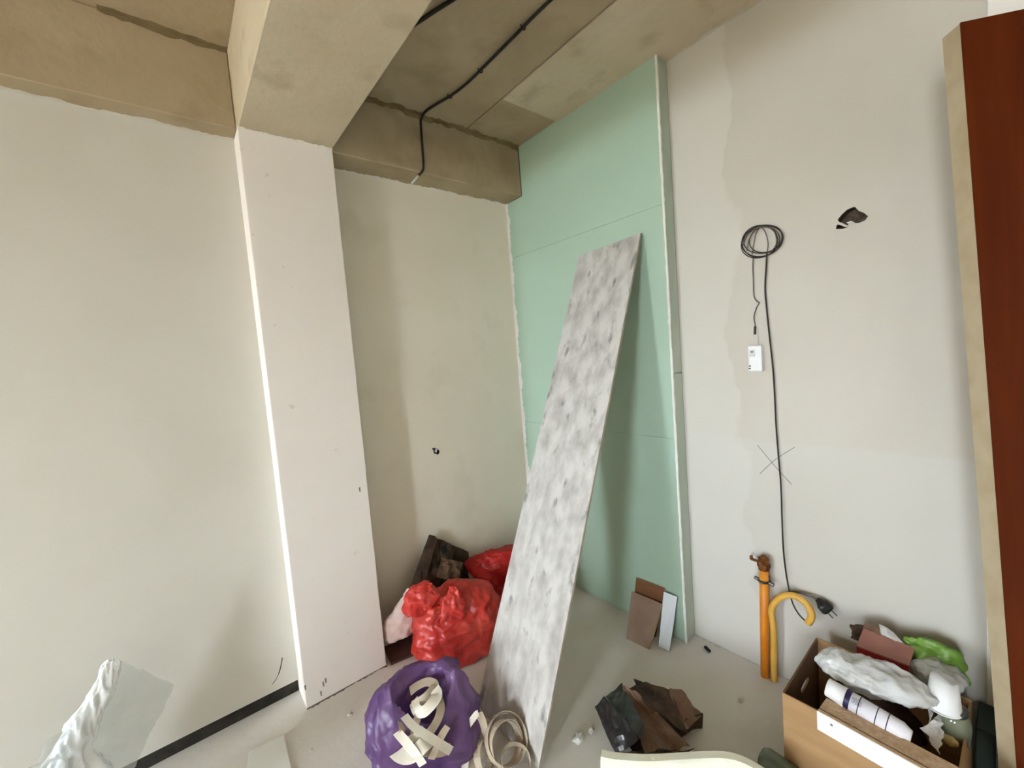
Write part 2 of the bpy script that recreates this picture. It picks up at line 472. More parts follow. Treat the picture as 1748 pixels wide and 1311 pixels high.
# green moisture-resistant board boxing: three boards with open joints, white corner bead, dusty side boards
gb = struct('wall_boxing', box((XG + .0125, YG + .014, 0), (XR, YN, H)), mat('boxing_frame', (92, 104, 92), (110, 120, 108), 5, 3))
zz = [0.0, 1.012, 2.097, H]
for i in range(3):
    g = .0005
    z0_, z1_ = zz[i] + (g if i else .002), zz[i + 1] - (g if i < 2 else .001)
    if i < 2: vf_ = box((XG, YG + .001, z0_), (XG + .0122, YN, z1_), .0005, 1)
    else: vf_ = prism([(XG, YG + .001, z0_), (XG, YN, z0_), (XG, YN, ZW - .001), (XG, YB - .002, ZW - .001), (XG, YB - .002, z1_), (XG, YG + .001, z1_)], (.0122, 0, 0))
    struct('board', vf_, GREEN, gb)
zs = [0.0, 1.32, H]
for i in range(2):
    struct('side_board', box((XG + .004, YG, zs[i] + .002), (XR - .001, YG + .012, zs[i + 1] - .0015), .0008, 1), GREEN_SIDE, gb)
bead = []
rnd = random.Random(4)
for i in range(140):
    z = H * i / 139
    bead.append(Vector((XG + .001 + rnd.uniform(-.0006, .0006), YG + rnd.uniform(-.0008, .0008), z)))
struct('corner_bead', tube(bead, [.0058 + rnd.uniform(-.0010, .0010) for _ in bead], 8), FILLER, gb)
struct('filler_bead', jag_strip((XG - .0005, YN, 0), (XG - .0005, YN, ZW), (0, -1, 0), (-1, 0, 0), .024, .009, .014, 3, .003), FILLER, gb)
# ragged plaster smears where walls meet the raw concrete
struct('plaster_edge', jag_strip((PX1, YN, ZW), (XG, YN, ZW), (0, -1, 0), (0, 0, -1), .012, .012, .012, 7), FILLER, wn_o)
struct('plaster_edge', jag_strip((XW, 0, ZW), (PX0, 0, ZW), (0, -1, 0), (0, 0, -1), .012, .010, .015, 8), PLASTER, wl_o)
struct('plaster_edge', jag_strip((PX0, PYF, ZW), (PX1, PYF, ZW), (0, -1, 0), (0, 0, -1), .008, .008, .010, 9), FILLER, pil)
# soft wavy plaster smear where right wall meets the ceiling
struct('plaster_edge', jag_strip((XR, YG, H - .011), (XR, -2.2, H - .011), (-1, 0, 0), (0, 0, -1), .012, .014, .03, 12), PLASTER_R, wr)
JOINT_SHADE = mat('joint_shade', (118, 101, 70), (140, 122, 90), 12, 5, rough=.95)  # shadow lines of the beam joints, painted as dark ragged strips
struct('joint_shade', jag_strip((PX1 + .031, YB, H - .0045), (XG - .003, YB, H - .0045), (0, -1, 0), (0, 0, -1), .020, .012, .02, 21, .001), JOINT_SHADE, ceil)
struct('joint_shade', jag_strip((PX1 + .031, YB - .0002, H - .0045), (XG - .003, YB - .0002, H - .0045), (0, 0, -1), (0, -1, 0), .018, .010, .02, 22, .001), JOINT_SHADE, ceil)
struct('joint_shade', jag_strip((-.20, YB, H), (PX0, YB, H), (0, -1, 0), (0, 0, -1), .020, .008, .02, 23, .001), JOINT_SHADE, ceil)
struct('joint_shade', jag_strip((-.20, YB - .0002, H), (PX0, YB - .0002, H), (0, 0, -1), (0, -1, 0), .016, .006, .02, 24, .001), JOINT_SHADE, ceil)
struct('joint_shade', jag_strip((PX0 - .0004, YB, ZW + .02), (PX0 - .0004, YB, H), (0, -1, 0), (-1, 0, 0), .006, .003, .02, 25, .001), JOINT_SHADE, ceil)
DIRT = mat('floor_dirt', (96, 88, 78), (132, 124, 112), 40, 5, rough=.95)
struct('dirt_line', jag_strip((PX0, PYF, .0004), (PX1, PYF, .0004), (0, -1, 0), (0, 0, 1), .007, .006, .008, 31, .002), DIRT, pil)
struct('dirt_line', jag_strip((XR, YG - .002, .0004), (XR, -1.6, .0004), (-1, 0, 0), (0, 0, 1), .008, .008, .008, 32, .002), mat('plaster_dust', (196, 190, 182), (214, 209, 202), 40, 4, rough=.95), wr)
# nicks on the pilaster foot
for k, p in enumerate(((552, 1168), (556, 1162), (548, 1184), (521, 1174), (614, 836))):
    a = oy(*p, PYF)
    struct('scuff', prism([a + Vector((-.004, -.0006, .010)), a + Vector((.004, -.0006, .013)), a + Vector((.003, -.0006, -.012)), a + Vector((-.002, -.0006, -.010))], (0, .0008, 0)), mat('scuff', (128, 120, 116), (150, 142, 138), 60, 2), pil)

# ------------------------------------------------------------------ plank leaning on the green boxing
PL_T = Vector((1.655, -.739, 1.985)); PL_B = Vector((.7195, -.8205, .007))
ez = (PL_T - PL_B).normalized(); L_ = (PL_T - PL_B).length
ey = Vector((-.015, -.393, -.002)); ey = (ey - ez * ey.dot(ez)).normalized(); ex = ey.cross(ez)
if ex.x > 0: ex = -ex
PLANKM = mat('cement_smeared_plank', (166, 161, 156), (206, 203, 199), 15, 14, .30, .60, .72, .35, 30, .25, stretch=(1, 1, .6), c3=(104, 102, 102), s3=19, lo3=.60, hi3=.72, f3=.75, stretch3=(1, 1, .5), distort=.05)
PLANKE = mat('plank_raw_edge', (150, 138, 120), (182, 172, 156), 12, 5, rough=.9)
pv, pf = box((-.012, -.1965, 0), (0, .1965, L_), .0015, 1)
fm = []
for q in pf:
    c_ = sum((Vector(pv[i]) for i in q), Vector()) / len(q)
    fm.append(0 if (abs(c_.x) < .0012 or c_.x < -.0108) else 1)
# ex axis points to the viewer side; local x in [-t, 0]
pm = bpy.data.meshes.new('plank')
pm.from_pydata([tuple(p) for p in pv], [], pf)
pm.materials.append(PLANKM); pm.materials.append(PLANKE)
for p, k in zip(pm.polygons, fm): p.material_index = k
plank = bpy.data.objects.new('plank', pm); COL.objects.link(plank)
Mp = Matrix((ex, ey, ez)).transposed().to_4x4()
if Mp.determinant() < 0:
    Mp = Matrix((ex, -ey, ez)).transposed().to_4x4()
Mp.translation = PL_B + ex * .003
plank.matrix_world = Mp
tag(plank, 'long wide cement-stained plank leaning on the green board', 'plank')

# ------------------------------------------------------------------ ceiling cables
def path_z(pts, z): return [oz(px, py, z) for px, py in pts]
cc = empty('ceiling_cable', oz(870, 70, H - .012), 'long black cable running over the ceiling and down the beam above the niche', 'cable')
P = path_z([(1010, -75), (975, -32), (940, 0), (905, 34), (870, 70), (820, 120), (795, 144), (770, 163), (745, 178), (727, 190)], H - .016)
P += [oy(719, 203, YB - .009), oy(719, 220, YB - .007), oy(721, 250, YB - .007), oy(723, 283, YB - .007), oy(721, 292, YB - .007), oy(714, 300, YB - .009)]
build('sheath', tube(catmull(P, 6), .0062, 8), CABLE, cc, True)
build('bare_tip', tube([oy(714, 300, YB - .009), oy(709, 306, YB - .010), oy(703, 313, YB - .011)], .0045, 6), WHITE, cc, True, label='white bare tip of the cable')
for p in ((893, 46), (820, 120), (768, 164)):
    c_ = oz(*p, H - .013)
    build('cable_clip', tube([c_ + Vector((-.012, 0, .004)), c_ + Vector((-.009, 0, -.006)), c_ + Vector((0, 0, -.011)), c_ + Vector((.009, 0, -.006)), c_ + Vector((.012, 0, .004))], .0025, 6), BLACK, cc)
cb = build('ceiling_cable', tube(catmull(path_z([(1010, -190), (920, -115), (840, -55), (800, -20), (772, 0), (742, 19), (715, 37), (690, 52), (660, 60)], H - .014), 6), .007, 8), CABLE, None, True)
tag(cb, 'short black cable emerging from behind the cross beam at the top', 'cable')

# ------------------------------------------------------------------ coil of cable on the right wall with its long drop
cr = empty('coiled_cable', ox(1300, 440, XR), 'thin black cable coiled on the right wall with a long drop to the yellow hose', 'cable')
rnd = random.Random(11)
def ell(cx, cy, a, b, tilt, dep, n=40, wob=1.0):
    out = []
    for k in range(n):
        t = 2 * math.pi * k / n
        x = a * math.cos(t); y = b * math.sin(t)
        out.append(ox(cx + x * math.cos(tilt) - y * math.sin(tilt), cy + x * math.sin(tilt) + y * math.cos(tilt), XR - dep - .004 * math.sin(t)))
    return out
for (cx, cy, a, b, ti, dp) in ((1301, 411, 36, 26, -.28, .010), (1298, 414, 34, 25, -.38, .014), (1303, 409, 34, 23, -.20, .018), (1297, 412, 31, 27, -.30, .021), (1307, 408, 29, 22, -.40, .012)):
    build('coil_turn', tube(ell(cx, cy, a, b, ti, dp),   .0018, 6, True), CABLE, cr, True)
for pts in (((1284, 434), (1287, 415), (1291, 398), (1299, 388), (1307, 398), (1311, 416), (1309, 434)), ((1275, 428), (1279, 408), (1290, 391), (1307, 387), (1322, 396), (1325, 416), (1315, 431)), ((1268, 420), (1276, 402), (1295, 388), (1318, 389), (1330, 400))):
    build('coil_strand', tube(catmull([ox(*p, XR - .02) for p in pts], 8), .0021, 6), CABLE_G, cr, True)
drop = [(1309, 432, .02), (1308, 455, .012), (1306, 490, .010), (1308, 520, .010), (1313, 570, .012), (1319, 625, .012), (1322, 670, .012), (1325, 730, .014), (1329, 780, .016), (1333, 830, .018), (1335, 890, .022), (1337, 935, .026), (1340, 965, .03), (1344, 992, .034), (1349, 1016, .045), (1355, 1034, .052), (1364, 1049, .058), (1375, 1060, .062), (1381, 1062, .064)]
build('drop', tube(catmull([ox(a, b, XR - c) for a, b, c in drop], 6), .0030, 7), CABLE, cr, True)
tail = [(1286, 436, .016), (1285, 455, .008), (1286, 480, .005), (1287, 505, .005), (1292, 514, .006), (1296, 517, .007), (1291, 526, .008), (1287, 541, .008), (1289, 556, .006), (1288, 570, .006)]
build('tail', tube(catmull([ox(a, b, XR - c) for a, b, c in tail], 6), [.0022] * 49 + [.0034] * 6, 6), CABLE_G, cr, True)
build('tail_end', tube([ox(1289, 557, XR - .006), ox(1288.5, 571, XR - .006)], .0045, 6), BLACK, cr)

# ------------------------------------------------------------------ white wall controller
tb = ox(1292, 613, XR)
th = empty('thermostat', tb - Vector((0, 0, .05)), 'small white plastic control box on the right wall under the cable coil', 'thermostat')
a = ox(1278, 591, XR); b_ = ox(1309, 634, XR)
def bx_r(px0, py0, px1, py1, d0, d1, bev=.003):
    A = ox(px0, py0, XR); B = ox(px1, py1, XR)
    return box((XR - d1, min(A.y, B.y), min(A.z, B.z)), (XR - d0, max(A.y, B.y), max(A.z, B.z)), bev, 2)
build('housing', bx_r(1281, 590, 1306, 633, 0.0005, .030, .006), WHITE, th)
build('dial_plate', bx_r(1284, 597, 1294, 608, .030, .0318, .0008), mat('grey_plate', (206, 206, 208), (214, 214, 216), 9, 2), th)
build('marking', bx_r(1287, 599, 1291, 601, .0318, .0322, 0), CABLE_G, th)
build('vent_slot', bx_r(1283, 623, 1287, 625, .0300, .0304, 0), CABLE_G, th)
build('vent_slot', bx_r(1283, 627, 1287, 629, .0300, .0304, 0), CABLE_G, th)
build('lead', tube([ox(1293, 592, XR - .012), ox(1294, 580, XR - .006), ox(1294, 560, XR - .003)], .0012, 5), mat('thin_white_wire', (196, 192, 188)), th)

# ------------------------------------------------------------------ gas pipe and yellow hose
ORANGE = mat('orange_pipe_paint', (205, 118, 22), (222, 140, 36), 9, 5, .3, .7, .45, .05, 60, .5, c3=(236, 176, 60), s3=5, lo3=.5, hi3=.75, f3=.5)
YELLOW = mat('yellow_hose', (212, 160, 58), (226, 178, 84), 8, 4, rough=.45, spec=.5)
RUST = mat('rusty_brass', (104, 58, 26), (150, 92, 44), 24, 6, rough=.55, metal=.55, bump=.5, bscale=70)
STEEL = mat('dark_steel_clamp', (62, 60, 60), (112, 110, 110), 20, 4, rough=.4, metal=.7)
pb = oz(1306, 1146, 0); px_ = XR - .045
gp = empty('gas_pipe', (px_, pb.y, 0), 'upright orange gas pipe with rusty valve standing at the right wall', 'pipe')
ztop = ox(1303, 972, px_).z
yT = ox(1304, 972, px_).y; yB = ox(1306, 1146, px_).y
build('pipe', tube([Vector((px_, yB, 0)), Vector((px_, (yT + yB) / 2, ztop / 2)), Vector((px_, yT, ztop))], .0175, 20), ORANGE, gp, True)
vt = Vector((px_, yT, ztop))
build('valve_body', join(cyl(vt, vt + Vector((0, 0, .018)), .0205), cyl(vt + Vector((0, 0, .018)), vt + Vector((0, 0, .050)), .0185, .021, 12), cyl(vt + Vector((0, 0, .050)), vt + Vector((0, 0, .062)), .014, .009, 10)), RUST, gp)
build('valve_nut', cyl(vt + Vector((0, 0, .012)), vt + Vector((0, 0, .026)), .025, .025, 6), RUST, gp)
build('valve_handle', join(box(vt + Vector((-.010, .014, .028)), vt + Vector((.004, .046, .035)), .002), box(vt + Vector((-.010, .042, .030)), vt + Vector((.004, .052, .046)), .002), cyl(vt + Vector((-.03, 0, .036)), vt + Vector((-.012, 0, .036)), .009, .009, 12)), RUST, gp)
zc = ox(1305, 991, px_).z
cl = build('clamp', tube([Vector((px_ + .0205 * math.cos(t), yT + .0205 * math.sin(t), zc)) for t in np.linspace(0, 2 * math.pi, 24, endpoint=False)], .0055, 8, True), STEEL, gp, True)
build('clamp_bolt', cyl(Vector((px_ - .006, yT + .020, zc)), Vector((px_ - .006, yT + .036, zc + .004)), .0075, .0075, 8), STEEL, gp)
build('clamp_bolt', cyl(Vector((px_ - .006, yT - .020, zc)), Vector((px_ - .006, yT - .038, zc - .004)), .0085, .0085, 8), STEEL, gp)
build('clamp_bracket', box((px_ + .018, yT - .006, zc - .005), (XR - .0005, yT + .006, zc + .005), .001), STEEL, gp)
hz = [(1321, 1146, None), (1321, 1120, .058), (1321, 1085, .060), (1319, 1060, .064), (1317, 1042, .068), (1324, 1027, .060), (1336, 1018, .062), (1350, 1016, .062), (1364, 1021, .062), (1376, 1030, .062), (1384, 1043, .064), (1385, 1055, .066), (1379, 1064, .068)]
HP = [Vector((px_, ox(1321, 1140, px_).y, 0.0))] + [ox(a, b, XR - c) for a, b, c in hz[1:]]
yh = empty('yellow_hose', HP[0], 'yellow hose looping over beside the orange gas pipe', 'hose')
build('hose', tube(catmull(HP, 6), .0125, 14, cap=False), YELLOW, yh, True)
endp = catmull(HP, 6)
build('hose_end', tube([endp[-1] * 1.0, endp[-2]], .0095, 10), BLACK, yh)
# plug
pgp = ox(1406, 1033, XR - .035)
pg = empty('power_plug', pgp - Vector((0, 0, .02)), 'black power plug on a grey lead hanging by the yellow hose', 'plug')
build('lead', tube(catmull([ox(1330, 1021, XR - .02), ox(1345, 1011, XR - .02), ox(1362, 1011, XR - .024), ox(1380, 1016, XR - .030), ox(1396, 1023, XR - .035)], 8), .0045, 8), CABLE_G, pg, True)
pa = ox(1394, 1022, XR - .035); pbb = ox(1412, 1040, XR - .035); dv = (pbb - pa).normalized()
build('plug_body', tube([pa, pa + dv * .012, pa + dv * .022, pa + dv * .045, pa + dv * .052], [.008, .014, .022, .025, .020], 10), BLACK, pg)
sd = dv.cross(Vector((1, 0, 0))).normalized()
for s in (-1, 1):
    build('prong', tube([pa + dv * .05 + sd * s * .010, pa + dv * .075 + sd * s * .010], .0024, 6), STEEL, pg)
build('grip', box(pa + dv * .03 + Vector((-.022, -.007, -.007)), pa + dv * .03 + Vector((-.014, .007, .007)), .002), CABLE_G, pg)

# ------------------------------------------------------------------ offcuts leaning on the boxing
WOODT = mat('brown_laminate', (128, 104, 86), (154, 130, 112), 7, 7, .3, .7, .5, .05, 40, .4, stretch=(1, 1, .25))
WOODD = mat('dark_laminate', (112, 72, 46), (138, 96, 66), 8, 7, .3, .7, .5, .05, 40, .4, stretch=(1, .25, 1))
EDGE = mat('chipboard_edge', (176, 142, 104), (202, 168, 130), 40, 5, rough=.9, bump=.3, bscale=120)
def leaf(name, bl, br, tl, tr, t, mt, label, cat, group=None, edge=None):
    n = (Vector(br) - Vector(bl)).cross(Vector(tl) - Vector(bl)).normalized()
    if n.x < 0: n = -n
    vf = prism([bl, br, tr, tl], n * t)
    F = vf[1]
    return tag(build(name, vf, None, mats=[mt, edge or EDGE], fmat=[0] * 4 + [1] * (len(F) - 4)), label, cat, group)
leaf('laminate_offcut', oz(1078, 1064, .001), oz(1120, 1088, .001), ox(1086, 986, XG - .010), ox(1134, 1004, XG - .010), .007, WOODD, 'darker brown laminate offcut behind the other on the green board', 'offcut', 'offcuts leaning on the green board')
leaf('laminate_offcut', oz(1069, 1090, .001), oz(1108, 1109, .001), ox(1078, 1009, XG - .044), ox(1131, 1031, XG - .044), .009, WOODT, 'greyish brown laminate offcut in front with pale edge, left of white tile', 'offcut', 'offcuts leaning on the green board')
WT = mat('white_tile', (222, 230, 238), (230, 236, 242), 6, 2, rough=.25, spec=.5)
leaf('wall_tile', oz(1124, 1104, .001), oz(1143, 1112, .001), ox(1133, 1010, XG - .028), ox(1156, 1019, XG - .012), .007, WT, 'narrow white tile leaning on the green board beside brown offcuts', 'tile', None, mat('tile_edge', (120, 124, 120), (150, 152, 148), 30, 3))

# floor odds and ends
an = oz(1207, 1110, 0)
ag = empty('wall_plug', an, 'tiny black wall plug lying on the floor beside the green boxing', 'wall plug')
ad_ = Vector((.35, .75, 0)).normalized()
for k in range(4):
    build('ridge', cyl(an + ad_ * (-.018 + k * .009) + Vector((0, 0, .008)), an + ad_ * (-.012 + k * .009) + Vector((0, 0, .008)), .008, .005, 10), BLACK, ag)
RUB = mat('plaster_crumb', (206, 202, 194), (224, 221, 214), 30, 4, rough=.9, bump=.5, bscale=80)
for k, (px, py, s, lb) in enumerate(((988, 1264, .024, 'larger pale plaster crumb on the floor right of the plank foot'), (1009, 1249, .014, 'small plaster crumb on the floor between plank and black paper sack'), (597, 1221, .012, 'small plaster crumb on the floor in front of the pilaster'),
        (531, 1281, .006, 'tiny white crumb on the floor right of the white tile'), (1265, 1196, .013, 'flat pale plaster crumb on the floor in front of the orange pipe'), (1288, 1128, .010, 'plaster crumb on the floor at the foot of the right wall'))):
    rr = random.Random(k); c_ = oz(px, py, 0)
    bm = bmesh.new(); bmesh.ops.create_icosphere(bm, subdivisions=2, radius=1)
    for v in bm.verts:
        q = 1 + rr.uniform(-.25, .25); v.co = Vector((v.co.x * s * q, v.co.y * s * .8 * q, max(v.co.z * s * .6 * q + s * .4, 0.0005))) + c_
    tag(build('plaster_crumb', bm_out(bm), RUB), lb, 'rubble', 'plaster crumbs on the floor')
# white tile lying by the left wall
ta, tb_, tc_, td = oz(425, 1287, .0), oz(485, 1258, .0), oz(500, 1330, .0), oz(418, 1345, .0)
tag(build('floor_tile', prism([ta, tb_, tc_, td], (0, 0, .010)), mat('pale_board', (226, 226, 218), (234, 233, 226), 6, 3, rough=.6)), 'white tile lying flat on the floor left of the pilaster', 'tile')
tw = build('wire_stub', tube(catmull([oy(465, 1168, -.004), oy(472, 1158, -.006), oy(478, 1143, -.010), oy(482, 1123, -.012)], 6), [.0012] * 10 + [.0022] * 9, 6), BLACK, None, True)
tag(tw, 'thin black wire stub poking from the left wall above the dark strip', 'wire')

# ------------------------------------------------------------------ plastic bags
RED = mat('red_plastic', (216, 52, 46), (230, 78, 68), 6, 4, rough=.34, spec=.7, translucent=.25, wrinkle=.6, wscale=22)
REDD = mat('deep_red_plastic', (190, 22, 24), (208, 34, 32), 6, 4, rough=.35, spec=.5, translucent=.2, wrinkle=.6, wscale=20)
PURPLE = mat('purple_plastic', (116, 82, 140), (146, 112, 166), 5, 4, rough=.3, spec=.7, translucent=.4, wrinkle=.7, wscale=16, alpha=.93)
CLEARW = mat('white_translucent_plastic', (242, 248, 250), (248, 252, 253), 5, 3, rough=.16, spec=1.0, translucent=.06, wrinkle=.35, wscale=20)
CLEARG = mat('clear_plastic_sheet', (200, 206, 204), (212, 216, 214), 5, 3, rough=.25, spec=.5, translucent=.3, alpha=.28)
PINKW = mat('pinkish_paper', (212, 186, 178), (226, 206, 198), 9, 4, rough=.7)

rb = empty('rubbish_bag', (.79, -.26, 0), 'bright red plastic rubbish bag with knotted top in front of the niche', 'plastic bag', 'red rubbish bags in the niche')
build('bag_body', sil([(1130, 735, 790, .5), (1124, 718, 822, .6), (1106, 710, 840, .65), (1078, 706, 848, .65), (1056, 704, 850, .65), (1040, 706, 848, .6), (1020, 716, 842, .55), (1006, 732, 830, .5), (998, 750, 808, .45), (994, 765, 785, .4)], (.77, -.25), seed=5, amp=.012, freq=6, nr=110, ns=130, octs=3, cell=.11, vamp=.034), RED, rb, True)
build('knot_ear', sil([(1046, 700, 728, .6), (1036, 690, 740, .7), (1018, 692, 748, .7), (1004, 700, 742, .6), (995, 716, 740, .5), (992, 722, 734, .5)], (.70, -.34), seed=15, amp=.012, freq=9, nr=60, ns=70, octs=3, cell=.07, vamp=.022), RED, rb, True)
build('knot_ear', sil([(1052, 748, 792, .5), (1040, 742, 794, .6), (1020, 752, 786, .6), (1008, 764, 782, .5), (1000, 768, 778, .4)], (.74, -.36), seed=16, amp=.012, freq=9, nr=60, ns=70, octs=3, cell=.07, vamp=.022), RED, rb, True)
build('knot', sil([(1062, 730, 752, .8), (1050, 724, 758, .8), (1036, 730, 754, .7)], (.72, -.37), seed=17, amp=.008, freq=14, nr=30, ns=50, octs=3, cell=.04, vamp=.012), RED, rb, True)
rb2 = build('rubbish_bag', sil([(1070, 850, 960, .3), (1050, 846, 965, .35), (1015, 838, 955, .35), (995, 830, 940, .35), (975, 806, 925, .4), (958, 796, 915, .4), (946, 806, 915, .35), (938, 826, 912, .3)], (1.22, -.08), seed=9, amp=.014, freq=6.0, nr=90, ns=120, octs=3, cell=.10, vamp=.034), REDD, None, True)
tag(rb2, 'darker red plastic bag at the back, half hidden by the plank', 'plastic bag', 'red rubbish bags in the niche')

# dark paper sack against the niche wall
KRAFTD = mat('dark_kraft', (54, 38, 28), (84, 66, 50), 10, 6, rough=.75, bump=.3, bscale=30)
KRAFT = mat('kraft_paper', (104, 78, 60), (128, 100, 80), 7, 6, rough=.7, bump=.25, bscale=30)
DARKP = mat('black_film', (34, 32, 32), (48, 45, 44), 8, 4, rough=.28, spec=.6)
def sheet(P, nu, nv, thick, seed, amp, freq):
    """crumpled thick sheet on the four corners P"""
    A, B, C, D = [Vector(p) for p in P]
    n = (B - A).cross(D - A).normalized()
    V = []
    for j in range(nv + 1):
        for i in range(nu + 1):
            s, t = i / nu, j / nv
            V.append(A.lerp(B, s).lerp(D.lerp(C, s), t))
    V1 = crumple(V, seed, amp, freq, 4, np.array([tuple(n)] * len(V)))
    V2 = [p - n * thick for p in V1]
    W = nu + 1; F = []; m_ = len(V)
    for j in range(nv):
        for i in range(nu):
            a = j * W + i; F.append((a, a + 1, a + W + 1, a + W)); F.append((m_ + a + W, m_ + a + W + 1, m_ + a + 1, m_ + a))
    for i in range(nu):
        F.append((i, m_ + i, m_ + i + 1, i + 1)); a = nv * W + i; F.append((a, a + 1, m_ + a + 1, m_ + a))
    for j in range(nv):
        a = j * W; F.append((a, a + W, m_ + a + W, m_ + a)); a = j * W + nu; F.append((a + W, a, m_ + a, m_ + a + W))
    return V1 + V2, F
sk = empty('paper_sack', oy(760, 1040, -.03), 'dark brown crumpled paper sack standing behind the red bags', 'paper sack')
build('front_face', sheet([oy(706, 1030, -.07), oy(800, 1038, -.05), oy(800, 942, .030), oy(735, 913, .015)], 26, 22, .004, 3, .016, 9), KRAFTD, sk)
build('side_gusset', sheet([oy(690, 1028, -.03), oy(716, 1030, -.085), oy(746, 920, -.01), oy(733, 912, .02)], 10, 20, .004, 4, .008, 9), KRAFTD, sk)
build('crumpled_flap', sheet([oy(745, 985, -.07), oy(782, 995, -.09), oy(790, 960, -.06), oy(755, 952, -.05)], 10, 10, .003, 8, .014, 14), KRAFT, sk)
for p, s in (((757, 938), .024), ((749, 965), .012), ((785, 980), .018)):
    c_ = oy(*p, -.052)
    build('tear', prism([c_ + Vector((-s, -.004, s * .6)), c_ + Vector((s * .7, -.004, s)), c_ + Vector((s, -.004, -s * .7)), c_ + Vector((-s * .3, -.004, -s))], (0, .004, 0)), BLACK, sk)
wp = build('paper_bag', sil([(1090, 664, 700, .4), (1080, 656, 708, .4), (1055, 660, 714, .4), (1030, 674, 716, .35), (1012, 684, 714, .3), (1003, 692, 710, .25)], (.64, -.11), seed=12, amp=.010, freq=6, nr=60, ns=80, octs=3, cell=.09, vamp=.03), PINKW, None, True)
tag(wp, 'pale pinkish white bag squeezed between pilaster and red bag', 'paper bag')
tag(build('board_offcut', prism([oz(655, 1108, .001), oz(706, 1086, .001), oz(740, 1105, .001), oz(668, 1136, .001)], (0, 0, .012)), mat('dark_brown_board', (70, 44, 38), (92, 60, 50), 8, 5, rough=.6)), 'dark brown offcut on the floor under the pale bag beside the pilaster', 'offcut')

# white translucent bag by the left wall
wb = empty('plastic_bag', oy(130, 1420, -.3), 'white translucent plastic bag peaking beside the left wall', 'plastic bag')
build('bright_fold', sil([(1440, 10, 190, .5), (1380, 20, 180, .5), (1311, 55, 150, .45), (1270, 85, 165, .4), (1230, 112, 176, .4), (1190, 140, 190, .4), (1160, 158, 202, .4), (1140, 167, 206, .45), (1128, 172, 206, .4), (1122, 182, 198, .35)], (-.42, -.27), seed=21, amp=.008, freq=9, nr=110, ns=100, octs=3, cell=.06, vamp=.022, aniso=(1.6, 1.6, .45)), CLEARW, wb, True)
build('thin_fold', sheet([oy(140, 1330, -.20), oy(222, 1330, -.16), oy(296, 1166, -.14), oy(205, 1128, -.22)], 40, 50, .002, 23, .020, 10), CLEARG, wb, True)
build('left_fold', sil([(1440, -60, 90, .5), (1370, -30, 100, .5), (1311, 30, 110, .5), (1285, 62, 110, .4), (1262, 86, 112, .4)], (-.52, -.34), seed=25, amp=.02, freq=7, nr=40, ns=60, octs=4), CLEARG, wb, True)

# ------------------------------------------------------------------ purple bag full of edge strips
pc = Vector((.455, -.69, 0))
ROT = math.atan2(CAM.y - pc.y, CAM.x - pc.x) + math.pi / 2
u = Vector((math.cos(ROT), math.sin(ROT), 0)); w_ = Vector((-math.sin(ROT), math.cos(ROT), 0))   # u right, w_ away or near
if u.dot(RIGHT) < 0: u = -u
if w_.dot(FWD) < 0: w_ = -w_
def L3(a, b, z, base=pc): return base + u * a + w_ * b + Vector((0, 0, z))
rot_u = math.atan2(u.y, u.x)
pr = []
for (a, b, z, rx, ry) in ((0, .0, .004, .12, .12), (0, 0, .03, .165, .16), (0, .0, .10, .190, .18), (0, .01, .17, .192, .175), (.005, .02, .23, .175, .15), (.01, .03, .275, .140, .115), (.01, .03, .285, .115, .085), (.01, .02, .25, .100, .075), (.01, .0, .18, .105, .09), (.0, -.02, .12, .11, .10)):
    p = L3(a, b, z); pr.append((p.x, p.y, p.z, rx, ry, rot_u))
V, F = loft(pr, 120, 140, seed=31, amp=.012, freq=6, octs=3, capt=True, cell=.10, vamp=.030)
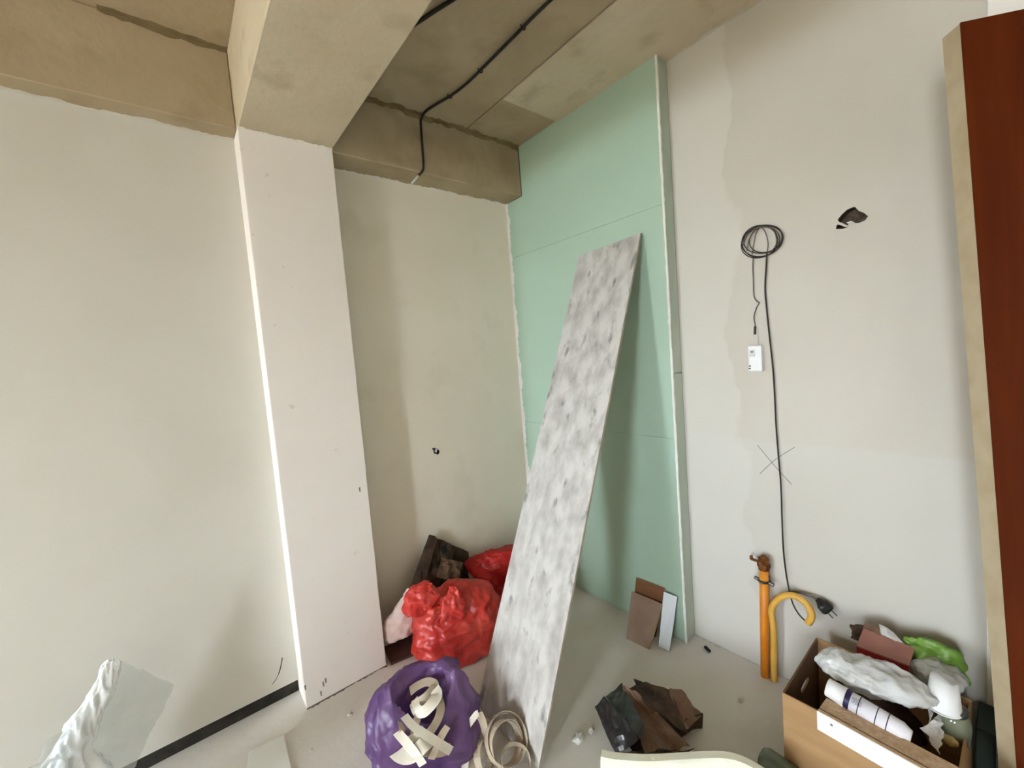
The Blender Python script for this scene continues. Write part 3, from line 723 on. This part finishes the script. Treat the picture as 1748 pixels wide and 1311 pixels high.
# the near rim slumps towards the viewer
for p in V:
    d = (p - pc).dot(w_)
    if p.z > .09:
        p.z = .09 + (p.z - .09) * min(1.0, max(.12, .80 + d * 5.5))
pbag = tag(build('plastic_bag', (V, F), PURPLE, None, True), 'open purple plastic bag stuffed with curled cream edging strips', 'plastic bag')
CREAM = mat('cream_edging', (232, 224, 208), (240, 234, 222), 10, 3, rough=.45, spec=.4)
TAUPE = mat('taupe_edging', (186, 170, 148), (204, 190, 170), 10, 3, rough=.5, spec=.4)
def px_path(pts):    # (px, py, z)
    return [oz(a, b, z) for a, b, z in pts]
strips = [
    (CREAM, 0.052, [(662, 1262, .17), (682, 1285, .18), (703, 1288, .20), (722, 1272, .22), (735, 1255, .21)], 'broad white edging strip curling at the front of the purple bag'),
    (CREAM, 0.028, [(664, 1228, .22), (676, 1247, .215), (692, 1266, .215), (706, 1283, .21), (716, 1296, .20), (722, 1306, .18)], 'cream edging strip crossing down the left of the purple bag'),
    (CREAM, 0.038, [(706, 1196, .25), (712, 1212, .255), (724, 1214, .27), (738, 1200, .285), (746, 1186, .29), (742, 1176, .28)], 'bright white curled strip near the back rim of the purple bag'),
    (CREAM, 0.028, [(690, 1222, .25), (706, 1240, .25), (728, 1255, .24), (752, 1271, .20), (772, 1283, .14), (780, 1284, .11)], 'long cream strip reaching from the purple bag to the floor'),
    (TAUPE, 0.032, [(700, 1276, .17), (722, 1262, .20), (742, 1238, .23), (752, 1212, .25), (748, 1190, .26)], 'taupe strip bending up along the right rim of the purple bag'),
    (TAUPE, 0.032, [(710, 1275, .19), (728, 1282, .19), (748, 1284, .17), (768, 1278, .15)], 'taupe strip curving along the front of the purple bag'),
    (TAUPE, 0.028, [(676, 1210, .23), (684, 1226, .235), (688, 1246, .22), (682, 1262, .19)], 'short taupe strip inside the left of the purple bag'),
    (TAUPE, 0.032, [(700, 1180, .26), (714, 1170, .275), (730, 1164, .28), (742, 1170, .28), (728, 1190, .27), (704, 1206, .25)], 'taupe loop at the far mouth of the purple bag'),
    (TAUPE, .026, [(690, 1262, .15), (702, 1246, .18), (712, 1228, .20), (716, 1206, .21)], 'taupe strip standing in the middle of the purple bag'),
    (TAUPE, .024, [(736, 1296, .13), (744, 1278, .16), (754, 1256, .18), (764, 1240, .19)], 'narrow taupe strip at the right of the purple bag mouth'),
    (CREAM, .022, [(676, 1272, .13), (690, 1266, .16), (708, 1258, .18), (724, 1244, .19)], 'cream strip half buried in the middle of the purple bag'),
    (CREAM, 0.024, [(772, 1282, .06), (784, 1260, .09), (798, 1240, .13), (812, 1221, .17), (817, 1217, .175)], 'straight pale strip rising right of the purple bag'),
    (TAUPE, 0.028, [(817, 1217, .175), (824, 1232, .14), (830, 1255, .09), (836, 1280, .05), (838, 1300, .02)], 'taupe strip folding down to the floor before the plank'),
    (CREAM, 0.035, [(778, 1272, .07), (782, 1288, .06), (792, 1300, .05), (800, 1303, .05)], 'short bright curl on the floor beside the purple bag'),
    (TAUPE, 0.028, [(790, 1264, .05), (798, 1276, .05), (800, 1292, .04), (792, 1306, .03), (776, 1300, .03), (768, 1290, .04)], 'small taupe curl on the floor beside the purple bag'),
    (TAUPE, 0.028, [(806, 1276, .04), (818, 1268, .05), (828, 1272, .05), (820, 1288, .04), (804, 1306, .03), (790, 1318, .02)], 'taupe strip tangled on the floor left of the coils'),
]
def ns(name, mt, wd, P, lb, wdir=None, n=10):
    C_ = catmull(P, n)
    k = len(C_); wds = []
    for i in range(k):
        s = i / (k - 1)
        t = (C_[min(i + 1, k - 1)] - C_[max(i - 1, 0)]).normalized()
        v = (CAM - C_[i]).normalized()
        side = t.cross(v).normalized()
        wds.append((side + v * .7 * math.sin(2.5 * s + len(lb))).normalized() if wdir is None else wdir)
    return tag(build(name, ribbon(C_, wds, wd, .0014), mt), lb, 'edging strip', 'edging strips from the purple bag')
for k, (mt, wd, pts, lb) in enumerate(strips):
    ns('edging_strip', mt, wd, px_path([(a, b, c - (.035 if k < 8 else 0)) for a, b, c in pts]), lb)
# coils lying before the plank
def coil(cx, cy, z, ax, r, turns, wd, mt, lb, grow=.06):
    c_ = oz(cx, cy, z); ax = Vector(ax).normalized(); e1 = ax.orthogonal().normalized(); e2 = ax.cross(e1)
    P = []
    for k in range(int(turns * 24) + 1):
        t = 2 * math.pi * k / 24; q = r * (1 + grow * k / 24)
        P.append(c_ + (e1 * math.cos(t) + e2 * math.sin(t)) * q + ax * .006 * math.sin(t * .7 + cx))
    for p in P: p.z = max(p.z, .004)
    return tag(build('edging_strip', ribbon(P, ax, wd, .0014), mt), lb, 'edging strip', 'edging strips from the purple bag')
vd = (CAM - oz(865, 1265, .07)); vd.z *= .55
coil(862, 1268, .078, vd + u * 1.1, .062, 1.7, .034, TAUPE, 'round taupe strip coil standing at the plank foot')
coil(864, 1262, .086, vd + u * .9 + Vector((0, 0, .8)), .074, 1.15, .030, TAUPE, 'larger taupe loop around the coil at the plank foot')
coil(826, 1290, .050, vd + u * 2.2, .044, 1.3, .028, TAUPE, 'small taupe loop left of the coil at the plank foot')
coil(880, 1300, .045, vd + u * .4 + Vector((0, 0, 2.2)), .050, 1.4, .030, TAUPE, 'flat taupe loop at the bottom edge before the plank')

# ------------------------------------------------------------------ torn paper sack on the floor
ts = empty('torn_sack', oz(1090, 1260, 0), 'crumpled torn sack on the floor, black film outside and brown paper inside', 'paper sack')
def facet(rows, seed, amp=.012, nu=14, nv=14, thick=.003): return sheet(rows, nu, nv, thick, seed, amp, 9)
build('film_panel', facet([oz(1014, 1206, .06), oz(1034, 1190, .10), oz(1096, 1262, .12), oz(1050, 1285, .03)], 41), DARKP, ts)
build('film_panel', facet([oz(1034, 1190, .10), oz(1062, 1168, .09), oz(1100, 1240, .13), oz(1094, 1262, .12)], 42, .008), DARKP, ts)
build('paper_panel', facet([oz(1062, 1170, .09), oz(1088, 1182, .12), oz(1180, 1276, .06), oz(1100, 1285, .10)], 43, .014), KRAFT, ts)
build('paper_panel', facet([oz(1082, 1162, .05), oz(1142, 1172, .11), oz(1176, 1255, .07), oz(1096, 1195, .12)], 44, .012), KRAFTD, ts)
build('paper_panel', facet([oz(1142, 1176, .11), oz(1162, 1178, .09), oz(1198, 1222, .03), oz(1168, 1250, .07)], 45, .012), KRAFT, ts)
build('paper_panel', facet([oz(1168, 1228, .07), oz(1198, 1216, .04), oz(1197, 1242, .01), oz(1170, 1246, .02)], 46, .006, 8, 8), KRAFTD, ts)
build('paper_panel', facet([oz(1050, 1284, .03), oz(1100, 1284, .10), oz(1185, 1280, .05), oz(1120, 1320, .004)], 47, .010), KRAFTD, ts)
build('paper_panel', facet([oz(1030, 1205, .012), oz(1085, 1170, .012), oz(1190, 1245, .012), oz(1090, 1300, .012)], 48, .006), KRAFTD, ts)

# ------------------------------------------------------------------ cream foam slab at the lower edge
FOAM = mat('cream_foam', (247, 245, 226), (250, 249, 234), 14, 3, rough=.9, bump=.15, bscale=120)
zf = .17
out = [(1028, 1277), (1045, 1281), (1075, 1284), (1110, 1285), (1150, 1283), (1200, 1280), (1235, 1280), (1262, 1286), (1285, 1297), (1310, 1312), (1345, 1336)]
tow = Vector((-.74, -.42, 0)).normalized()
rowsF = []
for k, (a, b) in enumerate(out):
    p = oz(a, b, zf); q = Vector((p.x, p.y, 0))
    wv_ = .012 * math.sin(k * 1.1)
    rowsF.append([q + tow * .02 + Vector((0, 0, .002)), q + tow * .004 + Vector((0, 0, zf * .5)), q + Vector((0, 0, zf - .004)), q + tow * .004 + Vector((0, 0, zf)),
                  q + tow * .030 + Vector((0, 0, zf + .001)), q + tow * .036 + Vector((0, 0, zf - .006)), q + tow * (.075 + wv_) + Vector((0, 0, zf * .55)), q + tow * .13 + Vector((0, 0, .002))])
RF = []
for j in range(8): RF.append(catmull([r[j] for r in rowsF], 5))
Vf = [p for r in RF for p in r]; nF = len(RF[0])
Ff = [(j * nF + i, j * nF + i + 1, ((j + 1) % 8) * nF + i + 1, ((j + 1) % 8) * nF + i) for j in range(8) for i in range(nF - 1)]
Ff += [tuple(j * nF for j in range(8)), tuple(j * nF + nF - 1 for j in reversed(range(8)))]
tag(build('foam_block', (Vf, Ff), FOAM), 'pale cream foam slab with a wavy edge at the bottom of the view', 'foam')
# grey-green bottle between foam and box
bt = empty('plastic_bottle', oz(1318, 1300, 0), 'grey-green plastic bottle lying between cream foam and cardboard box', 'bottle')
GLASSG = mat('grey_green_plastic', (92, 104, 88), (118, 128, 110), 9, 4, rough=.25, spec=.6)
b0 = oz(1298, 1293, .045); b1 = oz(1352, 1330, .045); bd = (b1 - b0).normalized()
build('bottle_body', tube([b0, b0 + bd * .006, b0 + bd * .02, b0 + bd * .10, b0 + bd * .13, b0 + bd * .15], [.02, .034, .042, .042, .03, .016], 24), GLASSG, bt, True)
build('bottle_cap', cyl(b0 + bd * .15, b0 + bd * .175, .018, .018, 16), CABLE, bt)

# ------------------------------------------------------------------ cardboard box with its load
CARD = mat('cardboard', (164, 128, 90), (180, 146, 106), 5, 5, .3, .7, .8, .06, 40, .2, stretch=(1, 1, 4))
BX0, BX1, BY0, BY1, BH, BT = 1.300, 1.655, -1.985, -1.588, .30, .006
cbx = empty('cardboard_box', ((BX0 + BX1) / 2, (BY0 + BY1) / 2, 0), 'open brown cardboard box with hand hole standing at the right wall', 'box')
build('front_panel', box((BX0, BY0, .001), (BX0 + BT, BY1, BH), .001, 1), CARD, cbx)
build('back_panel', box((BX1 - BT, BY0, .001), (BX1, BY1, BH + .01), .001, 1), CARD, cbx)
build('side_panel', box((BX0 + BT, BY0, .001), (BX1 - BT, BY0 + BT, BH), .001, 1), CARD, cbx)
# side with oval hand hole; shade inside the box is put into its colour
hx, hz_ = (BX0 + BX1) / 2 + .02, BH - .085
hh = [Vector((hx + .042 * math.copysign(abs(math.cos(t)) ** .6, math.cos(t)), BY1, hz_ + .014 * math.sin(t))) for t in np.linspace(0, 2 * math.pi, 20, endpoint=False)]
lp = [[Vector((BX0 + BT, BY1, .001)), Vector((BX1 - BT, BY1, .001)), Vector((BX1 - BT, BY1, BH + .01)), Vector((BX0 + BT, BY1, BH))], hh]
tr = tessellate_polygon(lp); Vl = lp[0] + lp[1]; nl = len(Vl)
Fh = [tuple(t) for t in tr] + [tuple(i + nl for i in reversed(t)) for t in tr]
Fh += [(i, (i + 1) % 4, nl + (i + 1) % 4, nl + i) for i in range(4)] + [(4 + (i + 1) % 20, 4 + i, nl + 4 + i, nl + 4 + (i + 1) % 20) for i in range(20)]
build('side_panel', (Vl + [p - Vector((0, BT, 0)) for p in Vl], Fh), mat('shaded_cardboard', (104, 78, 56), (122, 94, 70), 5, 5, rough=.85), cbx, label='shade-toned side panel with an oval hand hole')
build('bottom_panel', box((BX0, BY0, .0005), (BX1, BY1, .004)), CARD, cbx)
# laminated board across the front
CHIP = mat('chipboard', (190, 158, 124), (208, 178, 146), 60, 5, rough=.9, bump=.4, bscale=150)
wbA, wbB = oz(1395, 1213, .345), oz(1572, 1311, .345)
dirb = (wbB - wbA); dirb.z = 0; dirb.normalize(); nb_ = Vector((-dirb.y, dirb.x, 0))
if nb_.x < 0: nb_ = -nb_
Mb = frame(wbA, dirb, nb_, (0, 0, 1))
lb_ = empty('laminated_board', wbA - Vector((0, 0, .05)), 'white-faced chipboard strip resting across the front of the cardboard box', 'board')
build('core', xf(join(box((0, .002, -.043), (.46, .072, 0), .001, 1), box((0, .002, -.058), (.46, .030, -.0425))), Mb), CHIP, lb_)
build('white_face', xf(box((-.001, -.0005, -.060), (.46, .002, -.001), .0006, 1), Mb), WHITE, lb_, label='white laminate face of the board')
build('edge_groove', xf(box((-.0008, .012, -.0004), (.4605, .0145, .0006)), Mb), KRAFTD, lb_)
build('screw_hole', xf(cyl((.035, -.0009, -.02), (.035, .004, -.02), .0035, .0035, 10), Mb), CABLE_G, lb_)
# cartridge tube
t0 = oz(1412, 1172, .372); t1 = oz(1556, 1258, .345); td_ = (t1 - t0).normalized()
tu = empty('sealant_cartridge', t0 - Vector((0, 0, .03)), 'white sealant tube with dark printed bands lying in the cardboard box', 'tube')
R_ = .026; Lt = (t1 - t0).length
LABELM = mat('tube_label', (226, 224, 232), (234, 232, 238), 20, 3, rough=.4)
NAVY = mat('navy_print', (30, 26, 62), (40, 36, 74), 20, 2, rough=.4)
build('barrel', tube([t0 + td_ * .045, t0 + td_ * (Lt * .9), t0 + td_ * Lt], [R_, R_ * .95, R_ * .6], 28), LABELM, tu, True)
build('tube_cap', tube([t0, t0 + td_ * .002, t0 + td_ * .046], [R_ * .93, R_ * 1.0, R_ * 1.08], 28), WHITE, tu, True)
def band(s, w, mt): build('printed_band', tube([t0 + td_ * s, t0 + td_ * (s + w)], R_ * 1.004 + .0006, 28, cap=False), mt, tu, True)
band(.046, .013, NAVY)
for s in (.078, .118, .142): band(s, .0022, NAVY)
for k in range(9):
    s = .066 + k * .0026
    pp = [t0 + td_ * s + (Vector((-1, 0, 0)) * math.cos(a_) + Vector((0, 0, 1)) * math.sin(a_)) * (R_ * 1.004 + .0003) for a_ in np.linspace(.5 + .05 * (k % 3), 1.15 + .1 * (k % 2), 8)]
    build('print_line', tube(pp, .00045, 4), NAVY, tu)
# white plastic bag on top
FILM = mat('white_film', (222, 223, 222), (232, 232, 231), 6, 3, rough=.25, spec=.7, translucent=.25, wrinkle=.7, wscale=22)
def body(cpx, cpy, z, rx, ry, rz, rot, seed, amp, freq, name, mt, label, cat, parent=None, tiltv=None, sub=5, ground=None):
    c_ = oz(cpx, cpy, z)
    bm = bmesh.new(); bmesh.ops.create_icosphere(bm, subdivisions=sub, radius=1)
    V = [v.co.copy() for v in bm.verts]; F = [tuple(v.index for v in f.verts) for f in bm.faces]; bm.free()
    Nn = np.array([tuple(Vector((v.x / rx, v.y / ry, v.z / rz)).normalized()) for v in V])
    V = [Vector((v.x * rx, v.y * ry, v.z * rz)) for v in V]
    V = vcrumple(V, seed, amp, .55 / freq, Nn)
    M = Matrix.Translation(c_) @ Matrix.Rotation(rot, 4, 'Z')
    if tiltv: M = M @ Matrix.Rotation(tiltv, 4, 'X')
    V = [M @ v for v in V]
    if ground is not None:
        for v in V: v.z = max(v.z, ground)
    o = build(name, (V, F), mt, parent, True)
    if parent is None: tag(o, label, cat)
    return o
body(1490, 1156, .385, .150, .066, .045, math.radians(-80), 51, .030, 9, 'plastic_bag', FILM, 'crumpled white plastic bag on top of the cardboard box load', 'plastic bag')
body(1602, 1150, .37, .065, .06, .035, math.radians(-60), 52, .018, 12, 'plastic_wrap', FILM, 'clear crumpled wrapping behind the white paper cup in the box', 'plastic wrap')
# paper cup upside down
cu0 = oz(1612, 1158, .440)
cup = empty('paper_cup', cu0 - Vector((0, 0, .09)), 'white paper cup standing upside down in the cardboard box', 'cup')
ax_ = Vector((.10, -.02, 1)).normalized()
build('cup_wall', tube([cu0 - ax_ * .085, cu0 - ax_ * .083, cu0 - ax_ * .0, cu0 - ax_ * .003], [.038, .0385, .029, .027], 32, cap=False), WHITE, cup, True)
build('cup_base', tube([cu0 - ax_ * .008, cu0 - ax_ * .005], .0285, 32), mat('cup_base', (226, 222, 208), (232, 228, 216), 10, 2), cup)
build('cup_rim', tube([cu0 - ax_ * .084 + Vector((math.cos(t), math.sin(t), 0)) * .0385 for t in np.linspace(0, 2 * math.pi, 32, endpoint=False)], .002, 6, True), WHITE, cup, True)
# shredded white paper below the cup
tag(build('paper_scrap', sheet([oz(1583, 1185, .36), oz(1606, 1190, .355), oz(1590, 1225, .335), oz(1586, 1232, .33)], 10, 14, .0015, 61, .006, 22), WHITE), 'white paper scrap hanging below the paper cup', 'paper')
tag(build('paper_scrap', sheet([oz(1574, 1243, .33), oz(1607, 1217, .335), oz(1610, 1250, .31), oz(1602, 1288, .28)], 12, 14, .0015, 62, .008, 22), WHITE), 'torn white paper scrap at the front right inside the box', 'paper')
# glass jar
jr = oz(1628, 1225, .33)
jar = empty('glass_jar', jr - Vector((0, 0, .06)), 'dark greenish glass jar at the right end of the cardboard box', 'jar')
GL = mat('jar_glass', (120, 126, 104), (134, 138, 116), 8, 2, rough=.08, spec=.8, coat=.8)
build('jar_body', tube([jr - Vector((0, 0, .06)), jr - Vector((0, 0, .056)), jr - Vector((0, 0, .01)), jr + Vector((0, 0, .008)), jr + Vector((0, 0, .02))], [.03, .036, .037, .033, .027], 32), GL, jar, True)
build('jar_lid', tube([jr + Vector((0, 0, .018)), jr + Vector((0, 0, .021)), jr + Vector((0, 0, .034)), jr + Vector((0, 0, .036))], [.028, .030, .030, .027], 32), STEEL, jar, True)
tag(build('spray_nozzle', tube([oz(1612, 1258, .29), oz(1624, 1266, .29), oz(1632, 1270, .285)], [.010, .014, .009], 12), mat('yellowish_cap', (206, 184, 120), (216, 196, 136), 12, 2, rough=.5)), 'small yellowish cap near the front right corner of the box', 'cap')
# pink and red carton at the back
rbx = empty('carton', oz(1510, 1115, .33), 'pinkish red carton at the back of the cardboard box', 'carton')
PINK = mat('dusty_pink_card', (168, 116, 104), (182, 132, 120), 8, 4, rough=.6)
REDC = mat('red_card', (150, 36, 38), (168, 46, 46), 8, 3, rough=.5)
A_, B_, C_, D_ = oz(1462, 1102, .40), oz(1552, 1136, .40), ox(1562, 1106, 1.645), ox(1474, 1072, 1.645)
build('top_flap', prism([A_, B_, C_, D_], (0, 0, -.004)), PINK, rbx)
build('front_side', prism([A_ + Vector((0, 0, -.004)), B_ + Vector((0, 0, -.004)), B_ + Vector((.004, 0, -.10)), A_ + Vector((.004, 0, -.10))], (.005, 0, 0)), REDC, rbx)
build('crushed_corner', sheet([ox(1450, 1088, 1.64), ox(1470, 1096, 1.62), ox(1480, 1066, 1.66), ox(1452, 1066, 1.66)], 12, 10, .003, 71, .012, 18), KRAFTD, rbx)
build('crushed_corner', sheet([ox(1474, 1076, 1.645), ox(1506, 1088, 1.64), ox(1500, 1070, 1.66), ox(1476, 1062, 1.66)], 12, 10, .003, 72, .010, 18), KRAFT, rbx)
tag(build('plastic_film', sheet([ox(1504, 1082, 1.64), ox(1546, 1102, 1.64), ox(1526, 1080, 1.665), ox(1500, 1064, 1.665)], 14, 12, .0012, 73, .008, 18), FILM), 'strip of thin clear film over the pinkish carton', 'plastic film')
tag(build('green_bag', sil([(1150, 1560, 1650, .35), (1132, 1545, 1650, .4), (1112, 1545, 1640, .35), (1098, 1552, 1618, .3), (1090, 1562, 1596, .25)], (1.668, -1.89), seed=81, amp=.014, freq=10, nr=40, ns=60, floor=.26), mat('green_plastic', (104, 142, 52), (122, 160, 66), 8, 3, rough=.4, spec=.5), None, True), 'bright green plastic bag at the back right of the box by the wall', 'plastic bag')
# other load filling the box
body(1500, 1212, .12, .13, .10, .09, math.radians(-85), 91, .025, 9, 'rag_bundle', mat('dark_rags', (70, 52, 46), (104, 84, 74), 9, 5, rough=.9), 'dark brown rags filling the cardboard box under the white bag', 'rags', sub=5)
tag(build('dark_panel', box((1.60, -2.035, .0), (1.74, -1.995, .26), .003, 1), mat('dark_green_panel', (24, 34, 28), (36, 46, 38), 8, 3, rough=.5)), 'dark panel wedged between cardboard box and white casing', 'panel')

# ------------------------------------------------------------------ tall brown door leaf leaning at the right edge
DOORM = mat('red_brown_veneer', (76, 26, 3), (96, 38, 8), 3, 7, .3, .7, .5, .04, 30, .12, stretch=(6, 6, .5))
DEDGE = mat('beige_door_edge', (178, 160, 130), (188, 172, 144), 14, 4, rough=.8)
yawd = math.radians(42)
dd = Vector((math.sin(yawd), -math.cos(yawd), 0))          # along the width, to the wall
dn = Vector((-math.cos(yawd), -math.sin(yawd), 0))         # face normal, towards the room
xt = 1.43
Tt = ox(1640, 38, xt); Tb = ox(1737, 1311, xt)
up_ = (Tt - Tb).normalized()
base = Tb + up_ * (-(Tb.z - .004) / up_.z)
Ld = (Tt - base).length
dw = dd - up_ * dd.dot(up_); dw.normalize()
dl = empty('door_leaf', base, 'tall red-brown door leaf with beige edge leaning by the right wall', 'door')
def slab(a0, a1, n0, n1, z0, z1):
    pts = []
    for nn in (n0, n1):
        for (a_, z_) in ((a0, z0), (a1, z0), (a1, z1), (a0, z1)):
            pts.append(base + dw * a_ + dn * nn + up_ * z_)
    return pts, [(0, 1, 2, 3), (7, 6, 5, 4), (0, 4, 5, 1), (1, 5, 6, 2), (2, 6, 7, 3), (3, 7, 4, 0)]
build('core', slab(.002, .34, -.050, -.003, 0, Ld - .002), DEDGE, dl)
build('veneer_face', slab(0.0, .34, -.003, 0, 0, Ld), DOORM, dl, label='red-brown veneer face of the door leaf')
build('edge_band', slab(0, .002, -.052, -.003, 0, Ld - .001), DEDGE, dl, label='beige edge of the door leaf')
